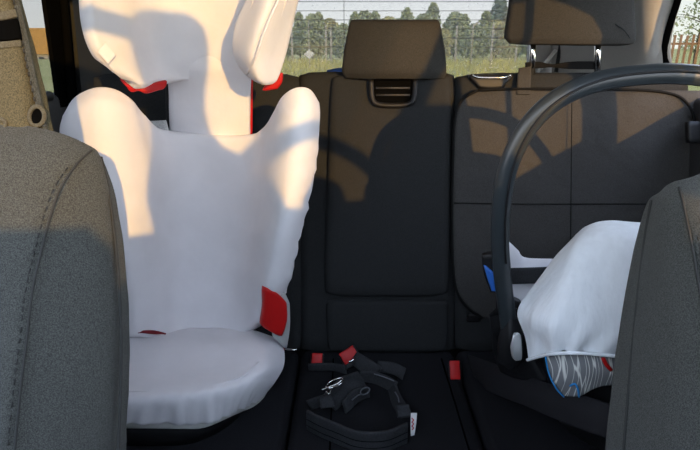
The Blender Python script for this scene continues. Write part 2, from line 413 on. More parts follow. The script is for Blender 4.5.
# ------------------------------------------------------------------ rear bench
T0 = P(395, 72, 1.25); B0 = P(395, 352, 1.08)
upv = (T0-B0).normalized(); BN = Vector((1, 0, 0)).cross(upv); BN = BN if BN.y < 0 else -BN
def BK(px, py, off=0): return PN(px, py, T0+BN*off, BN)
bench = thing('rear_bench_seat', (XM+.03, .80, ZC-.16), 'charcoal fabric rear bench seat with split backrest and fold-down middle armrest', 'car seat')
def panel(name, tl, tr, bl, br, t, b, off, thick, m, parent, rnd=.03, puff=0, nu=24, nv=24, bulge=.9):
    return pad(name, [[BK(tl, t, off), BK((tl+tr)/2, t, off), BK(tr, t, off)], [BK((tl+bl)/2, (t+b)/2, off), BK((tl+tr+bl+br)/4, (t+b)/2, off), BK((tr+br)/2, (t+b)/2, off)],
               [BK(bl, b, off), BK((bl+br)/2, b, off), BK(br, b, off)]], thick, m, parent, nu, nv, bulge=bulge, rnd=rnd, puff=puff)
panel('side_backrest', 92, 297, 112, 300, 76, 350, 0, .10, 'seat', bench, rnd=.02, bulge=.3)
cb = panel('middle_backrest', 302, 452, 303, 453, 75, 350, 0, .10, 'seat', bench, rnd=.01, bulge=.3)
panel('armrest', 334, 449, 327, 447, 76, 294, .016, .04, 'seat', bench, rnd=.025, puff=.006, bulge=.5)
panel('lumbar_panel', 328, 447, 330, 445, 303, 350, .010, .03, 'seat', bench, rnd=.02, puff=.004, bulge=.5)
panel('side_backrest', 459, 690, 458, 672, 76, 350, 0, .10, 'seat', bench, rnd=.02, bulge=.3)
# middle headrest
def hrow(l, r, py, Y, b=.012): return [P(l, py, Y+.02), P(l+(r-l)*.2, py, Y), P((l+r)/2, py, Y-b), P(l+(r-l)*.8, py, Y), P(r, py, Y+.02)]
hm = pad('headrest', [hrow(352, 437, 19.5, 1.25), hrow(350, 439.5, 22, 1.225), hrow(347.5, 442, 33, 1.21), hrow(344.5, 445, 52, 1.203), hrow(342.5, 446.5, 70, 1.20), hrow(343.5, 446, 79, 1.21)], .09, 'seat2', bench, bulge=.25, rnd=.035)
# guide recess under the middle headrest
rc = thing('recess', (0, 0, 0), None, None); bpy.data.objects.remove(rc)
fr_pts = [BK(x, y, .027) for x, y in ((371, 80), (372, 97), (377, 104), (393, 105.5), (409, 104), (414, 97), (415, 80))]
fr = tube('recess_frame', fr_pts, .006, 'black', bench, n=30)
panel('recess_shade', 374, 412, 376, 410, 80, 103, .0255, .01, 'gasket', bench, rnd=.06, nu=8, nv=8)  # flat black panel stands in for the shade inside the recess
for y, mm in ((88, 'greypl'), (95, 'greypl')):
    tube('guide_slat', [BK(376, y, .0265), BK(410, y, .0265)], .0022, 'gasket' if mm == 'black' else 'door', bench)
# right headrest on chrome posts
hr = pad('headrest', [hrow(528, 622, -62, 1.22), hrow(520, 630, -45, 1.195), hrow(514, 633, -15, 1.18), hrow(510, 635, 15, 1.175), hrow(507, 636.5, 36, 1.175), hrow(508, 635, 44, 1.18)], .10, 'seat2', bench, bulge=.25, rnd=.03, nv=36)
tube('piping', [P(615, 24, 1.178), P(624, 30, 1.178), P(630, 38, 1.182)], .0012, 'seat', hr, n=10, sides=6)
for x in (532, 597):
    tube('post', [P(x+1, 40, 1.235), P(x, 80, 1.265)], .0068, 'chrome', hr, sides=14)
# release handle on the right backrest
rl = pad('release_handle', [[BK(470, 75, .012), BK(491, 75, .012), BK(512, 75, .012)], [BK(474, 80, .014), BK(491, 80, .014), BK(508, 80, .014)], [BK(480, 87, .012), BK(491, 88, .012), BK(502, 87, .012)]], .02, 'black', bench, 14, 10)
tube('chrome_edge', [BK(472, 75, .018), BK(480, 77.5, .02), BK(502, 77.5, .02), BK(511, 75, .018)], .0022, 'chrome', rl, n=14, sides=6)
# cushions
xa, xb = P(300, 352, 1.08).x, P(455, 352, 1.08).x
for x0, x1 in ((XL+.02, xa-.002), (xa+.002, xb-.002), (xb+.002, XR-.02)):
    rbox('seat_cushion', ((x0+x1)/2, .795, ZC-.08), (x1-x0, .61, .16), 'cush', bench, bev=.022, seg=4)
for x0 in (P(330, 400, .85).x, P(462, 420, .82).x):
    tube('seam', [(x0, 1.05, ZC+.0008), (x0+.004, .52, ZC+.0008)], .0016, 'gasket', bench, sides=6)
rbox('seat_base', (XM, .80, (ZC-.16+ZF)/2), (XR-XL-.06, .5, ZC-.16-ZF), 'carpet', bench, bev=.01)

# isofix bar + label clip
iso = tube('isofix_anchor', [BK(283, 349, .004), BK(285, 349, .024), BK(296, 350, .028), BK(298, 350, .004)], .0032, 'chrome', bench, n=14, sides=8)
rbox('isofix_cap', BK(473, 317, .012), (.028, .016, .02), 'black', bench, bev=.003)

# ------------------------------------------------------------------ blue bag in the boot
bag = tag(pad('boot_bag', [[P(328, 86, 1.50), P(340, 85, 1.5), P(356, 84, 1.5)], [P(326, 98, 1.48), P(340, 96, 1.46), P(358, 96, 1.48)], [Vector((-.09, 1.5, ZF+.01)), Vector((-.03, 1.5, ZF+.01)), Vector((.03, 1.5, ZF+.01))]], .10, 'bluebag', None, 14, 14, bulge=.15), 'blue cloth bag in the boot behind the rear backrest', 'bag')

# ------------------------------------------------------------------ booster seat (white covered, red plastic)
bo = thing('child_booster_seat', (-.30, .88, ZC), 'high-back child booster seat in a white cover with red plastic guides', 'child seat')
def R_(*a): return [P(*p) for p in a]
BC = [
    # py-offset rows: (px, py, Y) left outer .. left crest .. centre .. right crest .. right outer
    [(63, 116, 1.02), (73, 98, .985), (92, 88, .965), (113, 88.5, .97), (131, 99, .99), (143, 114, 1.03), (164, 131, 1.08), (210, 137, 1.095), (248, 136, 1.085), (262, 129, 1.06), (273, 113, 1.01), (282, 97, .975), (296, 88, .965), (310, 89.5, .98), (319, 103, 1.02)],
    [(59.5, 132, .99), (70, 118, .95), (92, 108, .93), (115, 110, .94), (136, 121, .975), (151, 136, 1.03), (174, 150, 1.075), (210, 156, 1.085), (245, 154, 1.07), (259, 147, 1.04), (270, 132, .985), (281, 119, .945), (296, 112, .93), (311, 112, .95), (320, 118, 1.0)],
    [(64, 165, .97), (78, 160, .93), (100, 158, .915), (123, 162, .935), (146, 168, .98), (164, 174, 1.03), (184, 178, 1.065), (211, 180, 1.075), (240, 178, 1.06), (254, 173, 1.03), (266, 164, .975), (278, 158, .935), (293, 155, .918), (308, 153, .94), (318, 152, .99)],
    [(76, 210, .96), (90, 207, .92), (110, 206, .905), (131, 207, .925), (152, 210, .97), (169, 212, 1.02), (187, 214, 1.05), (212, 215, 1.058), (237, 213, 1.045), (251, 208, 1.02), (262, 203, .97), (273, 199, .93), (287, 196, .912), (301, 195, .93), (311, 194, .98)],
    [(94, 258, .95), (106, 256, .92), (122, 255, .905), (140, 255, .925), (157, 255, .965), (173, 255, 1.005), (190, 255, 1.03), (213, 255, 1.037), (234, 253, 1.025), (247, 250, 1.0), (257, 247, .96), (267, 244, .925), (278, 241, .91), (290, 239, .93), (300, 238, .975)],
    [(110, 302, .945), (119, 300, .925), (131, 300, .915), (146, 300, .93), (161, 300, .955), (175, 300, .985), (191, 300, 1.0), (212, 300, 1.008), (231, 298, 1.0), (243, 295, .98), (252, 292, .955), (260, 289, .93), (269, 287, .92), (279, 285.5, .93), (289, 284, .97)],
    [(117, 338, .94), (125, 337, .93), (136, 337, .925), (150, 337, .935), (164, 337, .95), (177, 337, .97), (192, 337, .98), (212, 337, .983), (230, 335, .975), (241, 331, .965), (248, 327, .955), (254, 323, .945), (260, 319.5, .935), (266, 316.5, .945), (272, 314, .965)]]
pad('back_cover', [[P(*p) for p in r] for r in BC], .05, 'white', bo, 64, 48, bulge=.3, wob=.002, wscale=16,
    wfun=lambda u, v: .0014*math.sin(80*v+26*u)*max(0, (u-.84)/.16)*min(1, max(0, v-.2)*4)+.0012*math.sin(120*v-40*u)*max(0, (u-.84)/.16)*min(1, max(0, v-.3)*4))
# neck column behind the wings
nk = pad('neck_cover', [R_((166, 25, 1.11), (208, 25, 1.105), (250, 25, 1.11)), R_((168, 62, 1.07), (208, 62, 1.068), (249, 62, 1.07)), R_((170, 90, 1.09), (208, 90, 1.08), (247, 90, 1.09)), R_((171, 150, 1.13), (208, 150, 1.115), (247, 150, 1.13))], .03, 'white', bo, 18, 18, bulge=.5, wob=.002, wscale=20)
tube('neck_rail', [P(250.5, 60, 1.14), P(250, 100, 1.14), P(249.5, 150, 1.145)], .006, 'red', bo, n=10)
tube('neck_rail', [P(167.5, 60, 1.14), P(168.5, 100, 1.14), P(169.5, 150, 1.145)], .006, 'black', bo, n=10)
# head panel with left wing
pad('headrest_cover', [
    R_((103, -75, .97), (128, -85, 1.01), (165, -90, 1.06), (205, -90, 1.08), (262, -85, 1.07)),
    R_((93, -30, .93), (124, -30, .98), (164, -30, 1.055), (205, -30, 1.075), (256, -30, 1.065)),
    R_((91, 5, .915), (122, 5, .965), (162, 5, 1.05), (205, 5, 1.07), (252, 5, 1.06)),
    R_((95, 34, .91), (122, 36, .955), (159, 36, 1.05), (205, 38, 1.07), (250, 38, 1.06)),
    R_((105, 58, .915), (128, 60, .95), (160, 58, 1.045), (205, 60, 1.07), (249, 60, 1.06)),
    R_((114, 72, .93), (136, 76, .955), (162, 70, 1.04), (205, 74, 1.08), (248, 74, 1.075)),
    R_((122, 79.5, .95), (142, 84, .965), (165, 78, 1.035), (205, 80, 1.095), (247, 80, 1.09)),
    ], .03, 'white', bo, 40, 40, bulge=.4, wob=.003, wscale=18)
rwg = pad('wing_cover', [
    R_((268, -75, .98), (285, -85, .95), (304, -75, 1.03)),
    R_((256, -30, .955), (280, -30, .905), (302, -30, 1.01)),
    R_((244, 4, .95), (271, 2, .90), (298, 3, 1.0)),
    R_((234, 28, .95), (262, 30, .895), (292, 30, .995)),
    R_((233, 53, .955), (254, 56, .90), (286, 55, .99)),
    R_((243, 73, .965), (258, 79, .92), (278, 78, .98)),
    R_((254, 81, .97), (263, 85, .945), (272, 84, .975)),
    ], .045, 'white', bo, 26, 36, bulge=.35, wob=.002, wscale=20)
tube('wing_seam', [P(288, -20, .898), P(277, 3, .894), P(265, 30, .888), (P(256, 56, .893)), P(247, 74, .93)], .0022, 'white', rwg, n=20, sides=6)
pad('label', [R_((98, 52, .904), (106, 42, .914)), R_((108, 64, .908), (116, 55, .916))], .002, 'white', bo, 6, 6)
pad('shoulder_belt_guide', [R_((120, 79, .985), (143, 84, .99), (167, 82, 1.02)), R_((125, 84.5, .985), (145, 89, .99), (166, 86, 1.02)), R_((132, 87.5, .985), (147, 91.5, .99), (163, 89, 1.015))], .010, 'red', bo, 16, 10)
pad('shoulder_belt_guide', [R_((268, 76, 1.01), (281, 74, 1.01)), R_((267, 84, 1.01), (280, 82, 1.01)), R_((263, 90, 1.01), (276, 88, 1.01))], .02, 'red', bo, 10, 10)
pad('mesh_flap', [R_((146, 122, 1.10), (165, 121, 1.10)), R_((147, 133, 1.10), (168, 132, 1.10))], .008, 'flap', bo, 8, 8, wob=.004, wscale=40)
# seat
pad('seat_cover', [
    R_((90, 322, .985), (160, 328, .985), (215, 328, .985), (250, 330, .975), (276, 338, .985)),
    R_((92, 342, .925), (160, 341, .925), (220, 341, .925), (260, 343, .92), (284, 349, .965)),
    R_((85, 372, .84), (152, 368, .835), (215, 366, .835), (261, 366, .845), (284, 366, .925)),
    R_((75, 392, .762), (146, 389, .76), (208, 384, .77), (252, 379, .805), (276, 381, .89)),
    R_((74, 404, .735), (142, 402, .735), (202, 398, .745), (246, 391, .79), (268, 391, .88)),
    R_((75, 425, .735), (140, 424, .735), (205, 424, .75), (240, 410, .80), (262, 399, .88)),
    ], .035, 'white', bo, 110, 44, bulge=.3, wob=.002, wscale=18,
    wfun=lambda u, v: max(0, (v-.62)/.38)*(.0016*math.sin(95*u+9*v)+.0018*math.sin(47*u-6*v+1)))
tube('seat_seam', R_((120, 391.5, .755), (160, 391, .753), (205, 387, .763), (240, 377, .795), (258, 362, .84)), .0014, 'white', bo, n=24, sides=6)
# plastic base under the cover
rb = R_((75, 428, .75), (140, 428, .748), (180, 428.5, .752), (206, 427, .768), (238, 413, .815), (260, 402, .89), (274, 380, .98), (270, 362, 1.04), (180, 358, 1.05), (90, 358, 1.04), (60, 390, .90))
r1 = crsamp(rb+[rb[0]], 56)[:-1]; nb = len(r1); c1 = sum(r1, Vector())/nb
def lvl(g, dz=None, z=None): return [Vector((c1.x+(p.x-c1.x)*g, c1.y+(p.y-c1.y)*g, (p.z+dz) if z is None else z)) for p in r1]
def stack(name, levels, m):
    V = [p for l in levels for p in l]; k = len(levels)
    Fc = [(q*nb+i, q*nb+(i+1) % nb, q*nb+nb+(i+1) % nb, q*nb+nb+i) for q in range(k-1) for i in range(nb)]+[tuple(range(nb))[::-1], tuple(range((k-1)*nb, k*nb))]
    return mesh(name, V, Fc, m, bo)
stack('base_rim', [lvl(.95, .02), lvl(1.0, .012), lvl(1.0, 0), lvl(.97, -.004)], 'whitepl')
stack('base_tray', [lvl(.95, -.002), lvl(.86, z=ZC+.02), lvl(.84, z=ZC+.001)], 'black')
# red lap belt guide beside the hip with its pale frame
gd = pad('lap_belt_guide', [R_((266, 288, .915), (277, 294, .93), (287, 303, .945)), R_((265, 308, .915), (275, 314, .925), (287, 320, .94)), R_((262, 326, .915), (272, 332, .925), (282, 337, .935))], .018, 'red', bo, 12, 12, rnd=.04)
pad('guide_frame', [R_((270, 285, .95), (283, 292, .955), (290, 304, .965)), R_((272, 312, .95), (284, 318, .955), (290, 326, .965)), R_((274, 338, .95), (282, 344, .955), (287, 349, .965))], .02, 'greypl', bo, 12, 12, rnd=.05)
pad('lower_guide', [R_((277, 352, .965), (284, 350, .97)), R_((278, 364, .965), (283, 362, .97))], .015, 'red', bo, 8, 8)
pad('cover_slit', [R_((137, 331.5, .928), (144, 330.6, .928), (154, 330.8, .928), (166, 333, .928)), R_((138, 332.2, .926), (145, 333.4, .926), (155, 334.4, .926), (165, 333.4, .926))], .003, 'redfab', bo, 14, 5)

# ------------------------------------------------------------------ backrest protector
def BP(px, py, off=.012): return BK(px, py, off)
pr = thing('seat_protector', BK(570, 345, .02), 'dark brown fabric protector hung over the right rear backrest', 'seat cover')
cl = [(478, 90), (462, 100), (455, 118), (453, 160), (452, 210), (453, 265), (457, 292), (468, 308), (482, 318)]
sheetL = crsamp([Vector((x, y, 0)) for x, y in cl], 30)
rows = []
for i, q in enumerate(sheetL):
    f = i/29
    xr_ = 700-2*f
    top = 90; 
    yR = 92+ (330-92)*f
    if i == 0: yR = 91
    row = []
    for k in range(9):
        t = k/8
        row.append(BK(q.x+(xr_-q.x)*t, q.y+(yR-q.y)*t, .013+.006*math.sin(3*t*3.1+f*4)))
    rows.append(row)
sheet = pad('cover_sheet', rows, .004, 'prot', pr, 60, 60, wob=.006, wscale=9)
tube('binding', [BK(q.x, q.y, .022) for q in sheetL[:1]]+[BK(q.x, q.y, .02) for q in sheetL[1:]], .0032, 'binding', pr, n=50, sides=8)
tube('binding', [BK(478, 90, .022), BK(520, 89, .02), BK(580, 89, .024), (BK(640, 90, .022)), BK(672, 94, .024), BK(686, 102, .025), BK(694, 118, .026), BK(697, 150, .024)], .0032, 'binding', pr, n=40, sides=8)
tube('seam', [BK(454, 203, .021), BK(520, 204, .020), BK(600, 204, .022), BK(690, 204, .021)], .0013, 'binding', pr, n=30, sides=6)
tube('seam', [BK(572, 92, .022), BK(571, 200, .020), BK(570, 320, .022)], .0011, 'binding', pr, n=30, sides=6)
# its straps: loop up to the post, twisted web between the posts
pad('hanging_strap', [[BK(519, 68, .004), BK(531, 66, .004)], [BK(518, 76, .014), BK(531, 76, .014)], [BK(517, 94, .022), BK(530, 94, .022)]], .004, 'prot', pr, 8, 14)
pts = [(526, 66, 1.245), (540, 65.5, 1.25), (552, 66.5, 1.255), (570, 66, 1.255), (596, 66, 1.25)]
tw = []
for (x, y, Y), hgt in zip(pts, (3.0, 3.2, 1.2, 3.6, 4.2)):
    tw.append((x, y, Y, hgt))
pad('twisted_strap', [[P(x, y-h, Y) for x, y, Y, h in tw], [P(x, y+h*.8, Y+.004) for x, y, Y, h in tw]], .004, 'binding', pr, 24, 6)
pad('side_buckle', [R_((689, 122, 1.14), (700, 122, 1.14)), R_((690, 142, 1.13), (702, 142, 1.13))], .014, 'black', pr, 6, 6)

# ------------------------------------------------------------------ infant carrier
ic = thing('infant_carrier', (.49, .82, ZC), 'infant car seat carrier with upright black handle and pale cotton cover', 'child seat')
hp = [(512, 352, .79), (508, 320, .785), (503, 280, .775), (500, 240, .77), (502, 200, .76), (508, 168, .757), (521, 138, .755), (540, 113, .752), (566, 94, .75), (600, 81, .75), (640, 75, .75), (680, 74, .75), (720, 80, .752), (756, 98, .755), (780, 130, .757), (793, 180, .76), (798, 240, .77), (796, 290, .775), (792, 352, .79)]
pth = [P(*p) for p in hp]
hd = tube('handle', pth, .0142, 'handle', ic, n=90, sides=18, flat=.78, up=(0, -1, .35))
mid = crsamp(pth, 90)
tube('grip_line', [p+Vector((.004, -.0125, .004)) for p in mid[12:70]], .0018, 'black', hd, sides=6)
for px_h, pl in ((511, 0), (793, 1)):
    hb = pad('handle_hub', [R_((px_h-8, 320, .785), (px_h, 316, .775), (px_h+9, 322, .785)), R_((px_h-12, 343, .78), (px_h, 343, .762), (px_h+13, 343, .78)), R_((px_h-9, 364, .78), (px_h+1, 369, .775), (px_h+11, 362, .78))], .05, 'black', ic, 14, 14, bulge=.5)
    pad('release_button', [R_((px_h+3, 334, .763), (px_h+10, 334, .767)), R_((px_h+2.5, 348, .757), (px_h+11, 348, .764)), R_((px_h+4, 361, .758), (px_h+11.5, 360, .764))], .008, 'silver', hb, 8, 12, rnd=.12)
# shell: tub on the cushion, head end to the front of the car
cx = (pth[0].x+pth[-1].x)/2
def ring(z, hw, y0, y1, n=36, e=2.6):
    cy = (y0+y1)/2; hy = (y1-y0)/2; out = []
    for i in range(n):
        a = 2*math.pi*i/n; c, s = math.cos(a), math.sin(a)
        out.append(Vector((cx+hw*math.copysign(abs(c)**(2/e), c), cy+hy*math.copysign(abs(s)**(2/e), s), z)))
    return out
spec = [(ZC+.002, .10, .74, .94), (ZC+.03, .14, .71, .98), (ZC+.10, .175, .68, 1.01), (ZC+.18, .195, .665, 1.03), (ZC+.235, .205, .66, 1.03), (ZC+.24, .19, .675, 1.015), (ZC+.18, .175, .70, 1.0), (ZC+.10, .15, .73, .98), (ZC+.06, .10, .77, .94)]
V = []; Fc = []
for q in spec: V += ring(*q)
for k in range(len(spec)-1):
    for i in range(36): Fc.append((k*36+i, k*36+(i+1) % 36, k*36+36+(i+1) % 36, k*36+36+i))
Fc.append(tuple(range(36))[::-1]); Fc.append(tuple((len(spec)-1)*36+i for i in range(36)))
mesh('shell', V, Fc, 'black', ic)
pad('side_wall', [R_((497, 300, .83), (506, 300, .82), (520, 302, .82)), R_((492, 345, .84), (505, 350, .82), (530, 352, .80)), R_((500, 372, .86), (515, 378, .83), (545, 384, .78))], .03, 'black', ic, 12, 12)
# pale cotton cover stretched over the head end
def fold(u, v): return .003*math.exp(-((u-.22+.10*v)/.05)**2)*(1-v)*min(1, v*5)+.0035*math.sin(46*u+6*v)*max(0, (v-.45)/.55)
wc = pad('cotton_cover', [
    R_((576, 234, .81), (587, 226, .79), (604, 221.5, .78), (630, 221.5, .775), (690, 228, .78), (740, 240, .81)),
    R_((556, 256, .785), (576, 245, .74), (604, 240, .725), (645, 241, .72), (700, 248, .72), (760, 262, .76)),
    R_((533, 286, .775), (565, 284, .705), (606, 284, .69), (650, 285, .685), (705, 287, .69), (775, 292, .74)),
    R_((517, 312, .765), (551, 320, .69), (600, 322, .67), (650, 322, .668), (705, 325, .67), (785, 325, .73)),
    R_((524, 338, .76), (553, 341, .688), (592, 341, .666), (645, 344, .66), (705, 346, .665), (785, 345, .73)),
    R_((528, 359, .755), (556, 352.5, .69), (588, 352.5, .668), (642, 358, .662), (705, 362, .667), (785, 360, .73)),
    ], .010, 'white_b', ic, 70, 40, bulge=.6, wob=.002, wscale=22, wfun=fold)
tube('hem', R_((527.5, 360, .752), (541, 356, .715), (556, 353.5, .686), (588, 353.5, .664), (642, 359, .658), (705, 363, .663)), .0028, 'white_b', wc, n=40, sides=8)
pad('cover_far_side', [R_((509, 242, .875), (516, 250, .885), (528, 258, .90), (562, 259, .93)), R_((509, 275, .855), (520, 278, .865), (535, 280, .875), (560, 280, .90)), R_((510, 302, .83), (520, 305, .835), (532, 300, .845), (552, 290, .87)), R_((512, 312, .82), (522, 312, .825), (530, 308, .835), (545, 300, .85))], .006, 'white', ic, 24, 20, wob=.005, wscale=30)
pad('harness_strap', [R_((508, 268.5, .848), (530, 268, .86), (557, 267, .885)), R_((508, 284, .842), (530, 283.5, .854), (557, 283, .88))], .004, 'web', ic, 14, 6)
tb = pad('adjuster_tab', [R_((482, 256, .81), (495, 254, .80)), R_((484, 274, .81), (497, 274, .80)), R_((490, 292, .81), (498, 292, .80))], .014, 'black', ic, 8, 10)
pad('adjuster_face', [R_((484, 266, .806), (493, 274, .80)), R_((488, 280, .806), (494, 282, .80)), R_((491.5, 291, .806), (495, 291, .80))], .012, 'blue', tb, 6, 10)
# printed lining below the cover, with coloured edging
pf = pad('printed_lining', [R_((547, 350, .725), (575, 346, .70), (610, 348, .69), (660, 352, .69)), R_((548, 372, .695), (575, 370, .674), (610, 370, .667), (660, 372, .667)), R_((562, 396, .69), (580, 396, .672), (604, 386, .668), (660, 384, .67))], .008, 'print', ic, 24, 16)
tube('edging', R_((545.5, 357, .695), (549, 374, .69), (556, 388, .686), (564, 397, .684)), .0013, 'bluetape', pf, n=16, sides=6)
tube('edging', R_((603, 358, .662), (606, 364, .660), (611, 370, .66)), .003, 'red', pf, n=8, sides=6)
tube('edging', R_((570, 386, .672), (575, 384, .668), (578, 390, .668), (579, 397, .668)), .0015, 'bluetape', pf, n=12, sides=6)

# ------------------------------------------------------------------ seat belts and buckles
sb = tag(pad('seat_belt', [
    R_((467, 355, 1.02), (500, 366, .90), (535, 379, .79), (570, 391, .705), (607, 403, .655), (680, 425, .62)),
    R_((472, 372, .99), (500, 382, .88), (535, 395, .77), (570, 408, .69), (606, 421, .64), (680, 442, .60)),
    R_((480, 388, .965), (500, 396, .87), (535, 410, .765), (570, 425, .685), (604, 437, .63), (680, 458, .59))], .004, 'belt', None, 50, 14, wob=.002, wscale=14), 'wide black seat belt webbing drawn diagonally across the infant carrier', 'seat belt')
def buckle(px, py, Y, w_, h_, ang, label):
    c = P(px, py, Y)
    z0 = ZC
    t = thing('seat_belt_buckle', (c.x, c.y, z0), label, 'buckle')
    vdir = (CAM-c).normalized(); right = Vector((1, 0, 0)); up2 = vdir.cross(right).normalized(); up2 = up2 if up2.z > 0 else -up2
    ca, sa = math.cos(ang), math.sin(ang)
    ex = (right*ca+up2*sa); ey = (up2*ca-right*sa); ez = vdir
    R = Matrix((ex, ey, ez)).transposed()
    rbox('housing', c-ez*.012-ey*.006, (w_+.007, h_+.012, .02), 'black', t, bev=.004, rot=R)
    rbox('red_button', c, (w_, h_, .008), 'red', t, bev=.002, rot=R)
    a = c-ez*.015-ey*(h_*.5)
    b = Vector((c.x+.005, c.y+.02, ZC+.004))
    pad('stalk', [[a-ex*.010, a+ex*.010], [(a+b)/2-ex*.010, (a+b)/2+ex*.010], [b-ex*.010, b+ex*.010]], .006, 'web', t, 6, 10)
    return t
buckle(455, 370, .985, .022, .040, 0, 'black belt buckle with upright red button beside the diagonal seat belt')
buckle(317, 359, 1.03, .024, .026, -.05, 'black belt buckle with small square red button beside the booster seat')
b3 = buckle(349, 355, 1.01, .036, .028, .55, 'tilted black belt buckle with red button and webbing lying behind the harness')
def Rz(*a): return [PZ(x, y, ZC+dz) for x, y, dz in a]
pad('webbing', [Rz((357, 352, .05), (372, 361, .042), (381, 368, .034)), Rz((350, 362, .032), (364, 374, .018), (374, 379, .012))], .007, 'web', b3, 18, 8, wob=.002, wscale=60)
pad('webbing', [Rz((378, 361, .030), (394, 363, .030), (406, 368, .022)), Rz((377, 371, .012), (392, 374, .010), (402, 379, .006))], .006, 'web', b3, 16, 8, wob=.003, wscale=60)
pad('webbing', [Rz((308, 365, .022), (330, 364, .022), (346, 366, .022)), Rz((309, 371, .004), (330, 371, .004), (346, 374, .004))], .005, 'web', b3, 14, 6)
tube('tongue', Rz((349, 362, .05), (353, 360, .05), (355, 358, .05)), .002, 'chrome', b3, n=8, sides=8)

# ------------------------------------------------------------------ harness on the middle cushion
z1 = ZC+.003
hn = thing('strap_harness', PZ(360, 415, ZC), 'black webbing harness loop with metal clip and white tag on middle cushion', 'harness')
def Zp(px, py, dz=0): return PZ(px, py, z1+dz)
def standing(name, base, h, m, parent, n=40, t=.006, lean=0):
    pts = [Zp(*b) for b in base]
    pad(name, [[p+Vector((0, lean, h)) for p in pts], [p+Vector((0, lean*.5, h*.5)) for p in pts], pts], t, m, parent, n, 8, bulge=.8, wob=.0015, wscale=40)
M['slit'] = M['redfab']
M['glint_grey'] = mat('pale_glint_grey', (.10, .105, .12), .5)  # pale grey paints light catching the strap edges; also colours the slider
wb = [(307, 430), (320, 437), (337, 444), (358, 452), (385, 452), (407, 443)]
standing('wide_band', wb, .041, 'web', hn)
for q in (.33, .67):
    tube('band_stitching', [Zp(x, y)+Vector((0, -.0035, .041*q)) for x, y in wb], .0005, 'gasket', hn, n=30, sides=5)
pad('folded_strap', [Rz((323, 398, .030), (334, 386, .050), (346, 377, .058), (358, 372, .055)), Rz((329, 404, .015), (342, 394, .028), (353, 386, .034), (363, 380, .036)), Rz((336, 410, .006), (348, 400, .012), (358, 392, .016), (367, 387, .02))], .007, 'web', hn, 24, 12, wob=.006, wscale=45)
pad('folded_strap', [Rz((343, 402, .026), (355, 392, .036), (368, 388, .036)), Rz((347, 413, .006), (358, 402, .010), (370, 397, .012))], .007, 'web', hn, 18, 8, wob=.005, wscale=55)
pad('folded_strap', [Rz((360, 372, .052), (378, 374, .046), (397, 383, .04)), Rz((362, 382, .026), (378, 385, .020), (393, 393, .014))], .006, 'web', hn, 18, 8, wob=.003, wscale=45)
pad('side_strap', [Rz((394, 384, .04), (399, 396, .036), (408, 409, .032)), Rz((388, 391, .014), (392, 405, .012), (400, 418, .010))], .006, 'web', hn, 16, 8)
pad('side_strap', [Rz((308, 402, .04), (318, 398, .036), (328, 396, .034)), Rz((312, 410, .016), (321, 407, .014), (331, 404, .012))], .006, 'web', hn, 14, 8)
pad('strap_keeper', [Rz((397, 406, .045), (409, 405, .045)), Rz((399, 417, .030), (411, 416, .030))], .014, 'web', hn, 8, 8)
pad('strap_keeper', [Rz((319, 398, .045), (331, 396, .045)), Rz((322, 408, .030), (335, 406, .030))], .012, 'web', hn, 8, 8)
def loop(name, c, rx, ry, ang, r, dz, parent, m='chrome'):
    pts = []
    for i in range(24):
        a = 2*math.pi*i/24; x = rx*math.cos(a); y = ry*math.sin(a)
        pts.append(PZ(c[0]+x*math.cos(ang)+y*math.sin(ang), c[1]-x*math.sin(ang)+y*math.cos(ang), ZC+dz+.001*math.sin(a)))
    return tube(name, pts, r, m, parent, closed=True, sides=8)
loop('metal_clip', (335, 383), 9.5, 3.4, .42, .0017, .062, hn)
tube('clip_gate', Rz((322, 390, .05), (329, 387, .052), (337, 384, .055), (342, 380, .06)), .0020, 'chrome', hn, n=12, sides=8)
tube('clip_gate', Rz((326, 391, .05), (329, 394, .048), (331, 390, .05)), .0016, 'chrome', hn, n=8, sides=8)
tube('strap_glint', Rz((374, 374, .052), (384, 377, .05), (394, 381, .046)), .0012, 'glint_grey', hn, n=10, sides=6)
tube('strap_glint', Rz((395, 392, .046), (398, 397, .044), (399, 402, .042)), .0011, 'glint_grey', hn, n=8, sides=6)
loop('metal_slider', (365, 391), 5, 3, .5, .0013, .044, hn, 'glint_grey')
tube('strap_glint', Rz((352, 400, .040), (357, 396, .042), (361, 394, .042)), .0012, 'glint_grey', hn, n=8, sides=6)
tg = pad('tag', [Rz((411, 413, .036), (417, 413, .036)), Rz((410.5, 424, .020), (416, 424.5, .020)), Rz((411, 436, .004), (414.5, 435, .004))], .0015, 'tag', hn, 6, 10)
for k, dz in ((420, .0275), (424, .0215), (428, .0155)):
    tube('red_print', Rz((411.6, k-2, dz+.004), (413.5, k, dz+.003), (412, k+2, dz+.002)), .0009, 'redink', tg, n=8, sides=5)

# ------------------------------------------------------------------ front seats
def stitches(seam, m, parent, step=.011, ln=.006, r=.0009):
    V = []; Fc = []; acc = 0
    for a, b in zip(seam[:-1], seam[1:]):
        d = b-a; L = d.length; acc += L
        if acc < step: continue
        acc = 0; t = d.normalized()*ln/2; x = t.cross(Vector((0, -1, .3))).normalized()*r; y = t.cross(x).normalized()*r
        k = len(V)
        for e_ in (a-t, a+t):
            for s1, s2 in ((-1, -1), (1, -1), (1, 1), (-1, 1)): V.append(e_+x*s1+y*s2)
        Fc += [(k, k+1, k+5, k+4), (k+1, k+2, k+6, k+5), (k+2, k+3, k+7, k+6), (k+3, k, k+4, k+7), (k, k+3, k+2, k+1), (k+4, k+5, k+6, k+7)]
    o = mesh('stitching', V, Fc, m, parent); o['kind'] = 'stuff'; return o
fl = thing('front_passenger_seat', (-.40, .30, ZF), 'grey fabric front seat with covered headrest beside the booster seat', 'car seat')
def R0(*a): return [P(x, y, Y+.06) for x, y, Y in a]
